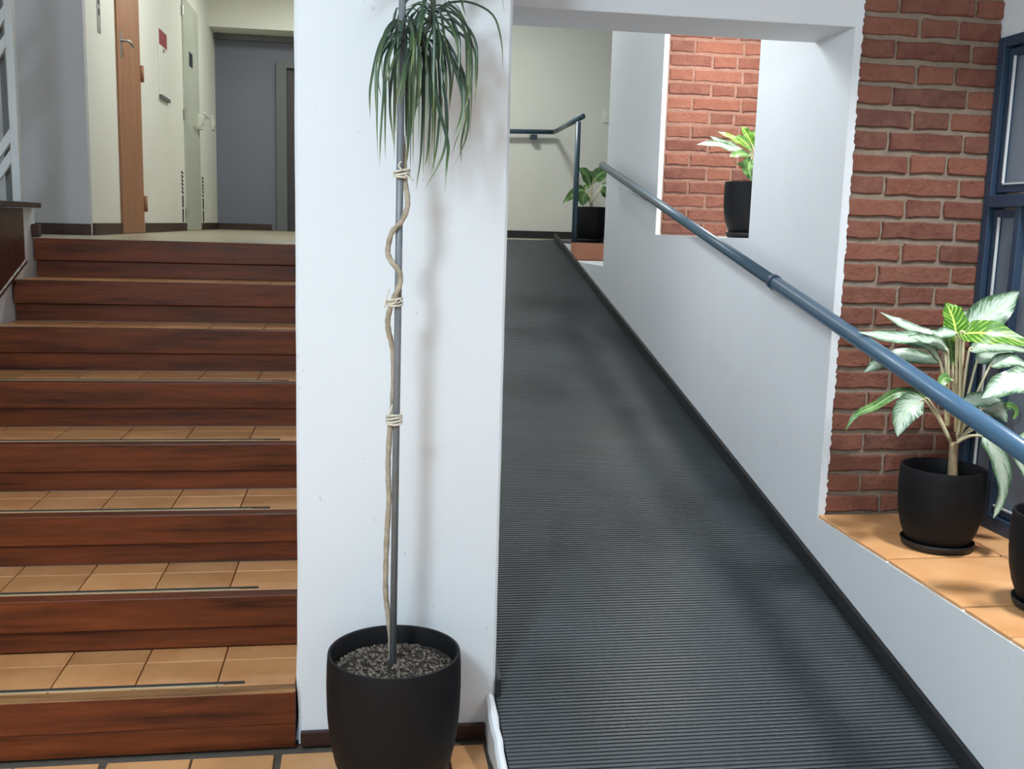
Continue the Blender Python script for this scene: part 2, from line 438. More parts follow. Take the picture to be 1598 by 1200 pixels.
# rough plaster kerb along the free side of the ramp in front of the pillar
def kerb():
    m = MB(); random.seed(11); n = 16
    ring = []
    for i in range(n + 1):
        y = 2.06 + (2.802 - 2.06) * i / n
        zt = max(rz(y), 0) + 0.008 + random.uniform(-0.003, 0.004) + (0.006 if i > n - 3 else 0)
        xl = 0.379 + random.uniform(-0.002, 0.003) ; xr = 0.406 + random.uniform(-0.003, 0.002)
        m.v += [(xl, y, 0), (xl, y, zt - 0.008), (xl + 0.008, y, zt), (xr - 0.006, y, zt), (xr, y, zt - 0.006), (xr, y, 0)]
    for i in range(n):
        for k in range(5): m.f.append((i * 6 + k, i * 6 + k + 1, i * 6 + 7 + k, i * 6 + 6 + k))
    m.f += [tuple(range(6)), tuple(n * 6 + k for k in reversed(range(6)))]
    return struct(m.build('trim_1', 'white'))
kerb()
def ramp_mat():
    m = MB(); pitch = 0.0155; L = math.hypot(YT - Y0, 1.40); n = int(L / pitch)
    dy, dz = (YT - Y0) / L, 1.40 / L
    nx = (-dz, dy)                      # normal in (y, z)
    prof = []
    for i in range(n):
        s0 = i * pitch
        for ds, h in ((0.0, 0.0030), (0.0030, 0.0030), (0.0040, 0.0075), (0.0065, 0.0085), (0.0120, 0.0085), (0.0145, 0.0075)):
            prof.append((s0 + ds, h))
    x0, x1 = 0.4095, XW - 0.018
    for (s, h) in prof:
        y = Y0 + dy * s + nx[0] * h; z = 0 + dz * s + nx[1] * h
        wob = 0.0
        m.v += [(x0, y, z), (x1, y, z)]
    k = len(prof)
    for i in range(k - 1): m.f.append((2 * i, 2 * i + 1, 2 * i + 3, 2 * i + 2))
    a = len(m.v)
    m.v += [(x0, Y0, 0.0005), (x1, Y0, 0.0005), (x0, YT, 1.4005), (x1, YT, 1.4005)]
    m.f += [(a, a + 1, a + 3, a + 2), (a, a + 1, 1, 0), (a + 2, a + 3, 2 * k - 1, 2 * k - 2)]
    m.f += [tuple([a] + [2 * i for i in range(k)] + [a + 2]), tuple([a + 1] + [2 * i + 1 for i in range(k)] + [a + 3])]
    o = m.build('rubber_mat', 'mat')
    tag(o, 'long black ribbed rubber mat covering the sloping ramp', 'mat')
ramp_mat()
def slope_band(name, x0, x1, h0, h1, ya, yb, mat):
    return struct(MB().prism([(ya, max(rz(ya), 0) + h0), (yb, rz(yb) + h0), (yb, rz(yb) + h1), (ya, max(rz(ya), 0) + h1)], 0, x0, x1).build(name, mat, bevel=0.003))
slope_band('baseboard_right', XW - 0.016, XW + 0.002, -0.01, 0.066, Y0, YT, 'black')
slope_band('baseboard_left', 0.4095, 0.4255, 0.0095, 0.066, 2.792, YT, 'black')

# ---- wall along the ramp with its opening, low kerb wall in front, ledge behind
wall_r = struct(MB().prism([(1.2, -0.05), (8.07, -0.05), (8.07, 1.255), (6.95, 1.255), (6.95, 3.9), (5.71, 3.9), (5.71, 1.490),
                   (4.28, 1.490), (4.28, 3.9), (YB - 0.012, 3.9), (YB - 0.012, ZP - 0.012), (1.2, ZP - 0.012)], 0, XW, XW + 0.028).build('wall_right', 'white'))
sbox('wall_alcove_far', (XW + 0.028, 3.2, 5.80, 6.95, -0.05, 3.9), 'white')
sbox('wall_ledge', (XW + 0.0281, 2.6, 6.9501, 8.069, 0.0, 1.255), 'white')
sbox('floor_alcove', (XW + 0.028, 2.9, 3.70, 5.80, 0.0, 1.488), 'white')
sbox('wall_alcove_right', (2.9, 3.0, 3.44, 6.0, 0.0, 3.9), 'white')
# beam over the ramp
BZ = 2.229
sbox('beam', (0.405, XW + 0.022, YB - 0.013, YB + 0.30, BZ, 3.9), 'beamwhite', bevel=0.004)
sbox('wall_above_brick', (XW + 0.028, 3.0, YB + 0.02, YB + 0.26, 2.715, 3.9), 'beamwhite')

# ---- brick walls: each brick is a piece of its own
def brick_mesh(L, H, seed):
    rn = random.Random(seed); m = MB(); D = 0.03; e = 0.0045
    k = max(2, int(L / 0.06))
    us = [0, e] + [e + (L - 2 * e) * i / k for i in range(1, k)] + [L - e, L]
    ws = [0, e, H * 0.5, H - e, H]
    nx, nz = len(us) - 1, len(ws) - 1; grid = []
    jx = [rn.uniform(-0.0035, 0.0015) for _ in ws]; jx2 = [rn.uniform(-0.0015, 0.0035) for _ in ws]
    jb = [rn.uniform(-0.002, 0.005) for _ in us]; jt = [rn.uniform(-0.004, 0.0015) for _ in us]
    for j, z in enumerate(ws):
        for i, x in enumerate(us):
            x_, z_ = x, z
            if i <= 1: x_ -= jx[j]
            if i >= nx - 1: x_ -= jx2[j]
            if j <= 1: z_ += jb[i]
            if j >= nz - 1: z_ += jt[i]
            edge = (i in (0, nx)) or (j in (0, nz)); cor = (i in (0, nx)) and (j in (0, nz))
            y = (0.0045 if edge else 0.0) + rn.uniform(-0.0007, 0.0007)
            if cor: x_ += 0.003 if i == 0 else -0.003; z_ += 0.002 if j == 0 else -0.002
            grid.append((x_, y, z_))
    m.v = list(grid); W = nx + 1
    for j in range(nz):
        for i in range(nx): m.f.append((j * W + i, j * W + i + 1, (j + 1) * W + i + 1, (j + 1) * W + i))
    ring = [i for i in range(W)] + [j * W + nx for j in range(1, nz + 1)] + [nz * W + i for i in range(nx - 1, -1, -1)] + [j * W for j in range(nz - 1, 0, -1)]
    o = len(m.v)
    for r in ring: x, y, z = grid[r]; m.v.append((x, D, z))
    for q in range(len(ring)):
        q2 = (q + 1) % len(ring); m.f.append((ring[q], ring[q2], o + q2, o + q))
    return m.mesh('brick', 'brick')
_bm = {}
def brick(L, H, v, loc, parent, flip=False):
    key = (round(L, 3), round(H, 3), v)
    if key not in _bm: _bm[key] = brick_mesh(L, H, int(L * 1e4) * 7 + v)
    o = bpy.data.objects.new('brick', _bm[key]); COL.objects.link(o); o.parent = parent; o.location = loc
    return o
ROW, BH, J = 0.0783, 0.0635, 0.0120
def courses(parent, xa, xb, y, zlist, starts, rn):
    """Flemish bond: stretchers and headers in turn; starts(i) -> list of (is_header, left x)"""
    for i, z in zlist:
        x, hd = starts(i)
        while x < xb - 0.03:
            L = 0.1365 if hd else 0.279
            a, b = max(x, xa), min(x + L, xb)
            if b - a > 0.03:
                brick(b - a, BH, rn.randrange(4) if b - a in (0.1365, 0.279) else 0, (a, y + rn.uniform(-0.003, 0.003), z + rn.uniform(-0.0015, 0.0015)), parent)
            x += L + J; hd = not hd
rn = random.Random(5)
XB0 = XW + 0.027
wb = sbox('wall_brick_front', (XW + 0.028, 2.275, YB + 0.0055, YB + 0.255, 0.0, 2.72), 'mortar')
zl = [(i, 2.202 - (i + 1) * ROW + 0.008) for i in range(-6, 22)]
courses(wb, XB0, 2.262, YB - 0.0055, zl, lambda i: (XB0 - 0.005, True) if i % 2 == 0 else (XB0 - 0.062, False), rn)
wf = sbox('wall_brick_alcove', (XW + 0.028, 2.9, 5.7085, 5.80, 1.488, 3.4), 'mortarpink')
zl = [(i, 1.498 + i * ROW) for i in range(0, 18)]
XF0 = XW + 0.036
courses(wf, XF0, 2.88, 5.702, zl, lambda i: (XF0 - 0.035, False) if i % 2 == 0 else (XF0 - 0.115, False) if False else (XF0 - 0.0, True) if i % 2 else (XF0 - 0.035, False), rn)
# ragged plaster edge against the brick
def ragged():
    m = MB(); random.seed(21); z = ZP; pts = []
    while z < 2.72:
        pts.append((XW + 0.030 + random.uniform(-0.006, 0.004), z)); z += random.uniform(0.006, 0.016)
    pts.append((XW + 0.028, 2.72)); poly = [(XW + 0.001, ZP)] + pts + [(XW + 0.001, 2.72)]
    return struct(m.prism(poly, 1, YB - 0.0135, YB + 0.004).build('trim_2', 'white'))
ragged()

# ---- plant platform with tiles
plat = sbox('platform', (XW + 0.028, 2.262, 1.2, YB + 0.01, 0.0, ZP - 0.012), 'grout')
ys = [3.432, 3.172, 2.925, 2.715, 2.505, 2.29, 2.08, 1.87, 1.66, 1.45, 1.24]
for k in range(len(ys) - 1):
    ga = 0.007 if k in (2, 4, 6, 8) else 0.002; gb = 0.007 if k in (1, 3, 5, 7) else 0.002
    for xa, xb in ((XW + 0.004, 2.112), (2.120, 2.258)):
        MB().box(xa, xb, ys[k + 1] + gb, ys[k] - ga, ZP - 0.0115, ZP).build('tile', 'tile', plat, bevel=0.003)
# thin plaster lip between tiles and the ramp side
# ---- window in the right-hand wall
XG = 2.262
win = struct(bpy.data.objects.new('window_1', None)); COL.objects.link(win); win.location = (XG, 2.3, ZP)
sbox('wall_window_top', (XG, XG + 0.2, -2.6, YB + 0.008, 2.222, 2.82), 'white')
sbox('wall_window_side', (XG, XG + 0.2, -2.6, 0.9, 0.0, 2.222), 'white')
sbox('wall_window_base', (XG + 0.01, XG + 0.2, 0.9, YB + 0.008, -0.1, ZP + 0.0), 'outside')
FX0, FX1 = XG - 0.012, XG + 0.055
def bar(nm, y0, y1, z0, z1, x0=FX0, x1=FX1): return MB().box(x0, x1, y0, y1, z0, z1).build(nm, 'frameblue', win, bevel=0.003)
bar('jamb', 3.395, 3.432, ZP, 2.222); bar('jamb', 0.9, 0.94, ZP, 2.222)
bar('head', 0.94, 3.395, 2.185, 2.222); bar('sill', 0.94, 3.395, ZP, ZP + 0.055); bar('transom', 0.94, 3.395, 1.628, 1.672, FX0 - 0.006)
for (y0, y1) in ((2.20, 3.38), (0.95, 2.18)):
    for z0, z1 in ((1.682, 2.178), (ZP + 0.06, 1.620)):
        e = 0.026; m = MB(); xa, xb = FX0 + 0.016, FX1 - 0.008
        m.box(xa, xb, y0, y0 + e, z0, z1); m.box(xa, xb, y1 - e, y1, z0, z1); m.box(xa, xb, y0 + e, y1 - e, z1 - e, z1); m.box(xa, xb, y0 + e, y1 - e, z0, z0 + e)
        sh = m.build('sash', 'frameblue', win)
        MB().box(XG + 0.018, XG + 0.022, y0 + e, y1 - e, z0 + e, z1 - e).build('pane', 'glass', sh)
        m = MB(); f = 0.006
        m.box(FX0 + 0.012, FX0 + 0.02, y0 + e, y0 + e + f, z0 + e, z1 - e); m.box(FX0 + 0.012, FX0 + 0.02, y1 - e - f, y1 - e, z0 + e, z1 - e); m.box(FX0 + 0.012, FX0 + 0.02, y0 + e, y1 - e, z0 + e, z0 + e + f)
        m.build('glazing_bead', 'whitepaint', sh)
bar('mullion', 2.178, 2.202, ZP, 2.222)
bar('lower_stile', 3.215, 3.245, ZP + 0.05, 1.63)
# outside, behind the glass
wo = sbox('wall_outside', (XG + 0.2, 5.0, 4.3, 4.4, -0.3, 3.4), 'outside')
wo2 = sbox('wall_outside_brick', (2.74, 4.2, 4.10, 4.30, -0.3, 1.72), 'mortar')
zl = [(i, 0.40 + i * ROW) for i in range(0, 16)]
courses(wo2, 2.745, 3.9, 4.09, zl, lambda i: (2.745, True) if i % 2 == 0 else (2.68, False), rn)
sbox('ground_outside', (XG + 0.2, 6.0, -2, 4.4, -0.35, -0.3), 'outside')

# ---- upper floor
lf = struct(MB().box(-3.0, -0.17, 4.99, 12.5, 1.20, 1.399).build('floor_landing', 'landing'))
struct(MB().box(0.41, 3.4, YT, 12.5, 1.2, 1.3995).build('floor_ramp_landing', 'landing'))
struct(MB().box(-0.17, 0.41, 8.6, 12.5, 1.2, 1.3993).build('floor_landing_middle', 'landing'))
# far wall beyond the ramp
fw = sbox('wall_far', (0.45, 3.4, 10.3, 10.4, 1.40, 3.9), 'cream')
sbox('baseboard_far', (0.45, 3.4, 10.28, 10.3, 1.40, 1.475), 'black')
# plinth with terracotta riser where the second plant stands
pl = sbox('plinth', (XW + 0.002, 2.7, 8.085, YT + 0.9, 1.0, 1.388), 'white')
MB().box(XW + 0.004, XW + 0.354, 8.072, 8.086, 1.258, 1.398).build('riser_tile', 'risertile', pl, bevel=0.003)
MB().box(XW + 0.358, XW + 0.70, 8.072, 8.086, 1.258, 1.398).build('riser_tile', 'risertile', pl, bevel=0.003)
MB().box(XW + 0.004, 2.69, 8.09, YT + 0.89, 1.388, 1.400).build('plinth_top', 'black', pl)

# ---- corridor at the top of the stairs
XL = -1.50
sbox('wall_corridor_left', (XL - 0.2, XL, 6.10, 11.4, 1.40, 3.9), 'cream')
sbox('wall_grey', (-3.0, XL - 0.001, 6.05, 6.10, 1.2, 3.9), 'grey')
sbox('baseboard_grey', (-3.0, XL + 0.004, 6.035, 6.05, 1.40, 1.462), 'woodbase')
sbox('wall_corridor_far', (XL - 0.2, 0.45, 11.3, 11.4, 1.40, 3.9), 'blue')
sbox('beam_corridor', (XL, 0.45, 10.9, 11.3, 3.42, 3.9), 'cream')
sbox('trim_3', (XL, 0.45, 11.24, 11.3, 3.36, 3.42), 'doorframe')
sbox('wall_far_side', (0.41, 0.45, 8.6, 11.4, 1.40, 3.9), 'cream')
for n_, (a, b) in enumerate(((6.10, 6.79), (7.50, 9.26), (10.12, 11.3))):
    sbox('baseboard_corridor', (XL, XL + 0.012, a, b, 1.40, 1.466), 'woodbase')
sbox('baseboard_corridor_far', (XL, -0.93, 11.288, 11.3, 1.40, 1.466), 'woodbase')

d1 = struct(MB().box(XL - 0.01, XL + 0.014, 6.80, 7.46, 1.402, 3.55).build('door_1', 'wooddoor', bevel=0.002))
h = MB().box(XL + 0.014, XL + 0.02, 6.86, 6.89, 2.50, 2.66).build('handle_plate', 'metal', d1)
MB().tube([(XL + 0.018, 6.875, 2.60), (XL + 0.062, 6.875, 2.60), (XL + 0.066, 6.90, 2.598), (XL + 0.066, 7.0, 2.585)], 0.009).build('lever', 'metal', h, smooth=True)
for z in (1.60, 2.48, 3.3):
    MB().tube([(XL + 0.02, 7.475, z - 0.055), (XL + 0.02, 7.475, z + 0.055)], 0.014).build('hinge', 'wooddoor', d1, smooth=True)
sbox('trim_4', (XL - 0.01, XL + 0.008, 7.462, 7.50, 1.402, 3.55), 'plastic')
d2 = struct(MB().box(XL - 0.01, XL + 0.012, 9.27, 10.10, 1.402, 3.38).build('door_2', 'greendoor', bevel=0.002))
h = MB().box(XL + 0.012, XL + 0.06, 9.98, 10.06, 2.33, 2.47).build('lock_case', 'plastic', d2, bevel=0.004)
MB().tube([(XL + 0.06, 10.02, 2.44), (XL + 0.10, 10.02, 2.44), (XL + 0.105, 9.98, 2.44), (XL + 0.105, 9.70, 2.45)], 0.011).build('lever', 'plastic', h, smooth=True)
MB().box(XL + 0.012, XL + 0.016, 9.55, 9.72, 2.84, 2.96).build('sign', 'signblack', d2)
for z in (1.56, 2.4, 3.25): MB().tube([(XL + 0.014, 9.262, z - 0.04), (XL + 0.014, 9.262, z + 0.04)], 0.012).build('hinge', 'metal', d2)
def vent(y, label):
    v = thing('wall_vent', (XL, y, 1.45), label, 'vent')
    for i in range(6):
        z = 1.905 - i * 0.033
        MB().prism([(y - 0.035, z), (y + 0.035, z - 0.012), (y + 0.035, z - 0.024), (y - 0.035, z - 0.012)], 0, XL, XL + 0.006).build('slot', 'signblack', v)
    for z0, z1 in ((1.60, 1.70), (1.475, 1.585)):
        MB().box(XL, XL + 0.006, y - 0.02, y + 0.02, z0, z1).build('grille_bar', 'signblack', v)
vent(9.12, 'dark slotted vent low on the cream wall left of the pale green door')
vent(10.28, 'dark slotted vent low on the cream wall right of the pale green door')
hp = thing('service_panel', (XL, 8.37, 2.45), 'flush white service panel below the red sticker on the cream wall', 'panel')
MB().box(XL, XL + 0.012, 8.19, 8.53, 2.43, 2.80).build('panel_door', 'cream', hp, bevel=0.003)
MB().box(XL, XL + 0.022, 8.18, 8.54, 2.405, 2.43).build('panel_ledge', 'doorframe', hp)
MB().tube([(XL + 0.012, 8.33, 2.77), (XL + 0.024, 8.33, 2.77)], 0.014).build('knob', 'metal', hp)
tag(MB().box(XL, XL + 0.004, 8.24, 8.54, 2.80, 2.92).build('red_sticker', 'red'), 'small red rectangular sticker on the cream corridor wall', 'sticker')
pp = thing('metal_plate', (XL, 6.40, 2.55), 'narrow metal plate with dark cutouts high on the cream wall beside the wooden door', 'plate')
MB().box(XL, XL + 0.004, 6.36, 6.43, 2.56, 2.95).build('plate', 'metal', pp)
for z in (2.66, 2.72, 2.80): MB().box(XL + 0.004, XL + 0.006, 6.38, 6.41, z, z + 0.035).build('cutout', 'signblack', pp)
sw = thing('light_switch', (XL, 11.15, 2.45), 'white light switch on the corridor wall right of the green door', 'switch')
MB().box(XL, XL + 0.012, 11.0, 11.14, 2.42, 2.56).build('plate', 'plastic', sw, bevel=0.002); MB().box(XL + 0.012, XL + 0.018, 11.05, 11.09, 2.46, 2.52).build('rocker', 'plastic', sw)
cb = MB().tube(catmull([(XL + 0.02, 11.27, 3.9), (XL + 0.03, 11.25, 3.6), (XL + 0.05, 11.23, 3.42), (XL + 0.09, 11.22, 3.36)], 14), 0.012).build('cable', 'doorframe', smooth=True)
tag(cb, 'grey cable running down the corner beside the corridor beam', 'cable')
d3 = struct(MB().box(-0.76, 0.0, 11.285, 11.3, 1.402, 3.10).build('door_3', 'darkdoor'))
m = MB(); m.box(-0.87, -0.762, 11.24, 11.3, 1.40, 3.16); m.box(-0.762, 0.1, 11.24, 11.3, 3.102, 3.16)
m.build('door_frame', 'doorframe', d3)
# light switch on the far wall
a = at(948, 180, 1, 10.3)
sw = thing('light_switch', a, 'white light switch on the far cream wall above the distant plant', 'switch')
MB().box(a.x - 0.045, a.x + 0.075, 10.285, 10.3, a.z - 0.075, a.z + 0.075).build('plate', 'plastic', sw, bevel=0.003)
MB().box(a.x - 0.015, a.x + 0.045, 10.279, 10.285, a.z - 0.035, a.z + 0.035).build('rocker', 'plastic', sw, bevel=0.002)

# ================================================================== STAIRCASE
SX0, SX1 = -1.48, -0.1775
st = thing('staircase', (-0.83, 2.78, 0), 'dark wooden staircase with terracotta tiled treads left of the white pillar', 'stairs')
for k in range(8):
    y = 2.78 + 0.31 * k; zt = 0.175 * (k + 1); zb = zt - 0.175
    yb = y + 0.31 if k < 7 else y + 0.045
    core = MB().box(SX0, SX1, y + 0.045, yb + 0.06, zb, zt - 0.012 if k < 7 else zt - 0.004).build('step', 'treadgrout', st)
    MB().box(SX0, SX1 + 0.002, y, y + 0.052, zt - 0.100, zt + 0.001).build('nosing_board', 'woodworn' if k == 0 else 'wood', core, bevel=0.004)
    rec = 0.006 if k == 0 else 0.026
    MB().box(SX0, SX1 + 0.001, y + rec, y + 0.05, zb, zt - 0.1015).build('riser_board', 'wood', core, bevel=0.002)
    if k < 7:
        xs = [SX1] + [-0.403 - 0.2312 * i for i in range(5)] + [SX0]
        for i in range(len(xs) - 1):
            xr, xl = xs[i] - 0.0018, xs[i + 1] + 0.0018
            if xr - xl < 0.03: continue
            MB().box(xl, xr, y + 0.055, y + 0.232, zt - 0.016, zt).build('tread_tile', 'treadtile', core, bevel=0.002)
            MB().box(xl, xr, y + 0.2355, y + 0.334, zt - 0.016, zt - 0.0005).build('tread_tile', 'treadtile', core, bevel=0.002)
        if k < 5:
            e = -0.325 + 0.012 * k
            MB().box(SX0, e, y + 0.064, y + 0.078, zt, zt + 0.0025).build('anti_slip_strip', 'strip', core)
            MB().box(SX0, e - 0.06, y + 0.0555, y + 0.063, zt, zt + 0.0018).build('cream_edge_strip', 'cream_strip', core)

# left flank of the stairs: plaster stringer, wooden parapet and white railing
m = MB().prism([(2.9, 0.0), (5.0, 0.0), (5.0, 1.535), (4.2, 1.535), (2.9, 0.80)], 0, -1.54, -1.486)
struct(m.build('wall_stair_side', 'white'))
par = thing('wooden_parapet', (-1.47, 4.6, 1.1), 'dark wooden parapet with flat cap at the left edge of the stairs', 'parapet')
MB().prism([(3.9, 0.98), (4.80, 1.30), (4.80, 1.535), (3.9, 1.535)], 0, -1.4855, -1.472).build('side_panel', 'wooddark', par, bevel=0.003)
MB().box(-1.66, -1.447, 3.9, 4.98, 1.538, 1.562).build('cap', 'woodbase', par, bevel=0.004)
MB().tube([(-1.474, 4.80, 1.30), (-1.474, 3.9, 0.98)], 0.011).build('edge_bead', 'wooddark', par)
MB().box(-1.4855, -1.452, 4.94, 4.985, 1.405, 1.465).build('end_block', 'woodbase', par, bevel=0.006)
rl = thing('white_railing', (-1.53, 4.93, 1.56), 'white steel railing post with diagonal slats standing on the wooden parapet', 'railing')
MB().box(-1.548, -1.512, 4.91, 4.95, 1.562, 2.72).build('post', 'whitepaint', rl, bevel=0.004)
for z in (1.80, 1.89, 2.30, 2.42, 2.60):
    k = min(0.30, (z - 0.062 - 1.58) / 1.48)
    MB().prism([(-1.548, z), (-1.548, z - 0.062), (-1.548 - k, z - 0.062 - k * 1.48), (-1.548 - k, z - k * 1.48)], 1, 4.92, 4.94).build('slat', 'whitepaint', rl, bevel=0.002)
MB().box(-1.600, -1.580, 4.99, 5.01, 1.562, 2.72).build('rear_post', 'doorframe', rl)

# ================================================================== HANDRAILS
def rail_pt(px, py, x): return at(px, py, 0, x)
XR = 1.618
A = rail_pt(940, 258, XR); B = rail_pt(1208, 440, XR); Cc = rail_pt(1598, 705, XR)
dirv = (Cc - A).normalized(); E_ = A + dirv * ((A.y - 1.35) / -dirv.y)
hr = thing('ramp_handrail', (XR, 2.0, ZP), 'slate blue tubular handrail sloping along the white wall beside the ramp', 'handrail')
MB().tube([A, B], 0.0235, 20).build('upper_tube', 'raildark', hr, smooth=True)
MB().tube([B, E_], 0.0262, 20).build('lower_tube', 'steelblue', hr, smooth=True)
MB().tube([B - dirv * 0.012, B + dirv * 0.014], 0.0295, 20).build('collar', 'frameblue', hr)
e = MB(); e.lathe([(0, 0.004), (0.016, 0.003), (0.0235, 0), (0.0235, -0.01)], (0, 0, 0), 20)
for y in (5.95, 3.82):
    k = (A.y - y) / (A.y - Cc.y); p = A + (Cc - A) * k
    MB().tube([p + Vector((0, 0, -0.018)), p + Vector((0.012, 0, -0.045)), Vector((XW + 0.001, p.y, p.z - 0.075))], 0.009, 10).build('bracket', 'whitepaint', hr, smooth=True)
MB().tube([(XR, 1.5, 0.0), (XR, 1.5, (A + (Cc - A) * ((A.y - 1.5) / (A.y - Cc.y))).z)], 0.02, 16).build('post', 'steelblue', hr, smooth=True)

fr = thing('landing_handrail', (1.74, 8.12, 1.4), 'slate blue landing handrail with upright post on the far cream wall', 'handrail')
PX, PY = 1.742, 8.15
ztop = at(895, 190, 1, PY).z
MB().tube([(PX, PY, 1.38), (PX, PY, ztop)], 0.0215, 18).build('post', 'raildark', fr, smooth=True)
zr = at(898, 183, 1, PY).z
MB().tube([(PX, PY, ztop), (PX, PY, zr)], 0.006, 10).build('pin', 'raildark', fr)
c2 = at(865, 206, 1, 10.2)
MB().tube([(PX + 0.02, PY - 0.06, zr + 0.003), (c2.x, c2.y, c2.z)], 0.023, 18).build('rail', 'raildark', fr, smooth=True)
l2 = at(790, 207, 1, 10.2)
MB().tube([(c2.x, c2.y, c2.z), (0.9, 10.2, l2.z)], 0.023, 18).build('rail', 'raildark', fr, smooth=True)
b2 = at(833, 211, 1, 10.22)
MB().box(b2.x - 0.03, b2.x + 0.03, 10.18, 10.3, b2.z - 0.035, b2.z + 0.005).build('bracket', 'frameblue', fr)

# ================================================================== PLANTS
def pot_profile(R, H, t=0.009):
    out = [(0.0, 0.0), (R * 0.60, 0.0), (R * 0.68, H * 0.012), (R * 0.78, H * 0.10), (R * 0.88, H * 0.23), (R * 0.955, H * 0.40), (R * 0.99, H * 0.58),
           (R * 1.0, H * 0.75), (R * 0.995, H * 0.90), (R * 0.985, H * 0.985), (R * 0.978, H), (R * 0.978 - t * 0.7, H), (R * 0.978 - t, H - 0.004)]
    inn = [(R * 0.97 - t, H * 0.85), (R * 0.965 - t, H * 0.70), (0.0, H * 0.68)]
    return out + inn
def make_pot(parent, c, R, H, saucer=True, z0=0.0):
    if saucer:
        MB().lathe([(0, 0.0), (R * 0.76, 0.0), (R * 0.82, 0.006), (R * 0.86, 0.026), (R * 0.845, 0.028), (R * 0.80, 0.010), (0, 0.009)], c, 48).build('saucer', 'saucer', parent, smooth=True)
        c = (c[0], c[1], c[2] + 0.010)
    p = MB().lathe(pot_profile(R, H), c, 64).build('pot', 'pot', parent); smooth_angle(p, 50)
    return c
def soil(parent, c, R, z, chips=0, seed=1):
    rn = random.Random(seed); m = MB(); n = 40; rings = 10
    m.v.append((c[0], c[1], z + 0.012))
    for r in range(1, rings + 1):
        for k in range(n):
            a = 2 * math.pi * k / n; rr = R * r / rings
            m.v.append((c[0] + rr * math.cos(a), c[1] + rr * math.sin(a), z + 0.012 * (1 - r / rings) + rn.uniform(-0.004, 0.005)))
    for k in range(n): m.f.append((0, 1 + k, 1 + (k + 1) % n))
    for r in range(rings - 1):
        for k in range(n):
            k2 = (k + 1) % n; m.f.append((1 + r * n + k, 1 + (r + 1) * n + k, 1 + (r + 1) * n + k2, 1 + r * n + k2))
    s = m.build('soil', 'soil', parent)
    if chips:
        m = MB()
        for i in range(chips):
            a = rn.uniform(0, 6.283); rr = R * 0.93 * math.sqrt(rn.random()); L = rn.uniform(0.002, 0.0068); W = L * rn.uniform(0.35, 0.8); T = 0.0016
            p = Vector((c[0] + rr * math.cos(a), c[1] + rr * math.sin(a), z + 0.012 * (1 - rr / R) + 0.004))
            q = Matrix.Rotation(rn.uniform(0, 6.28), 3, 'Z') @ Matrix.Rotation(rn.uniform(-0.6, 0.6), 3, 'X') @ Matrix.Rotation(rn.uniform(-0.6, 0.6), 3, 'Y')
            o = len(m.v)
            for dx, dy, dz in ((-L, -W, -T), (L * 0.8, -W, -T), (L, W, -T), (-L * 0.7, W, -T), (-L, -W, T), (L * 0.8, -W, T), (L, W, T), (-L * 0.7, W, T)):
                m.v.append(tuple(p + q @ Vector((dx, dy, dz))))
            m.f += [tuple(o + i2 for i2 in f) for f in ((0, 3, 2, 1), (4, 5, 6, 7), (0, 1, 5, 4), (1, 2, 6, 5), (2, 3, 7, 6), (3, 0, 4, 7))]
        ch = m.build('bark_chips', 'chips', parent); ch['kind'] = 'stuff'
def leaf_mesh(pts, width, mat, up=(0, -0.75, 0.65), fold=0.25, n=12, prof=None, twist=0.0, na=2):
    P = catmull(pts, n); me = bpy.data.meshes.new('leaf'); vs = []; uvs = []; A = 2 * na + 1
    for i, p in enumerate(P):
        t = i / n; T = (P[min(i + 1, n)] - P[max(i - 1, 0)]).normalized()
        N = Vector(up); N = (N - T * N.dot(T))
        N = N.normalized() if N.length > 1e-4 else Vector((0, -1, 0))
        if twist: N = Matrix.Rotation(twist * t, 3, T) @ N
        Sd = T.cross(N)
        w_ = (prof(t) if prof else (math.sin(math.pi * min(1, (t * 0.985 + 0.012)) ** 0.78) ** 0.85)) * width * 0.5
        for k in range(A):
            u = -1 + 2 * k / (A - 1)
            wav = 0.05 * width * math.sin(t * 17 + u * 2) * abs(u)
            vs.append(tuple(p + Sd * (u * w_) + N * (abs(u) * w_ * fold + wav))); uvs.append(((u + 1) / 2, t))
    fs = []
    for i in range(n):
        for k in range(A - 1): fs.append((i * A + k, i * A + k + 1, (i + 1) * A + k + 1, (i + 1) * A + k))
    me.from_pydata(vs, [], fs); me.update()
    ul = me.uv_layers.new(name='UVMap')
    for lp in me.loops: ul.data[lp.index].uv = uvs[lp.vertex_index]
    me.materials.append(MT[mat]); me.polygons.foreach_set('use_smooth', [True] * len(me.polygons))
    return me
def leaf(parent, pts, width, mat, **kw): return add('leaf', leaf_mesh(pts, width, mat, **kw), parent)

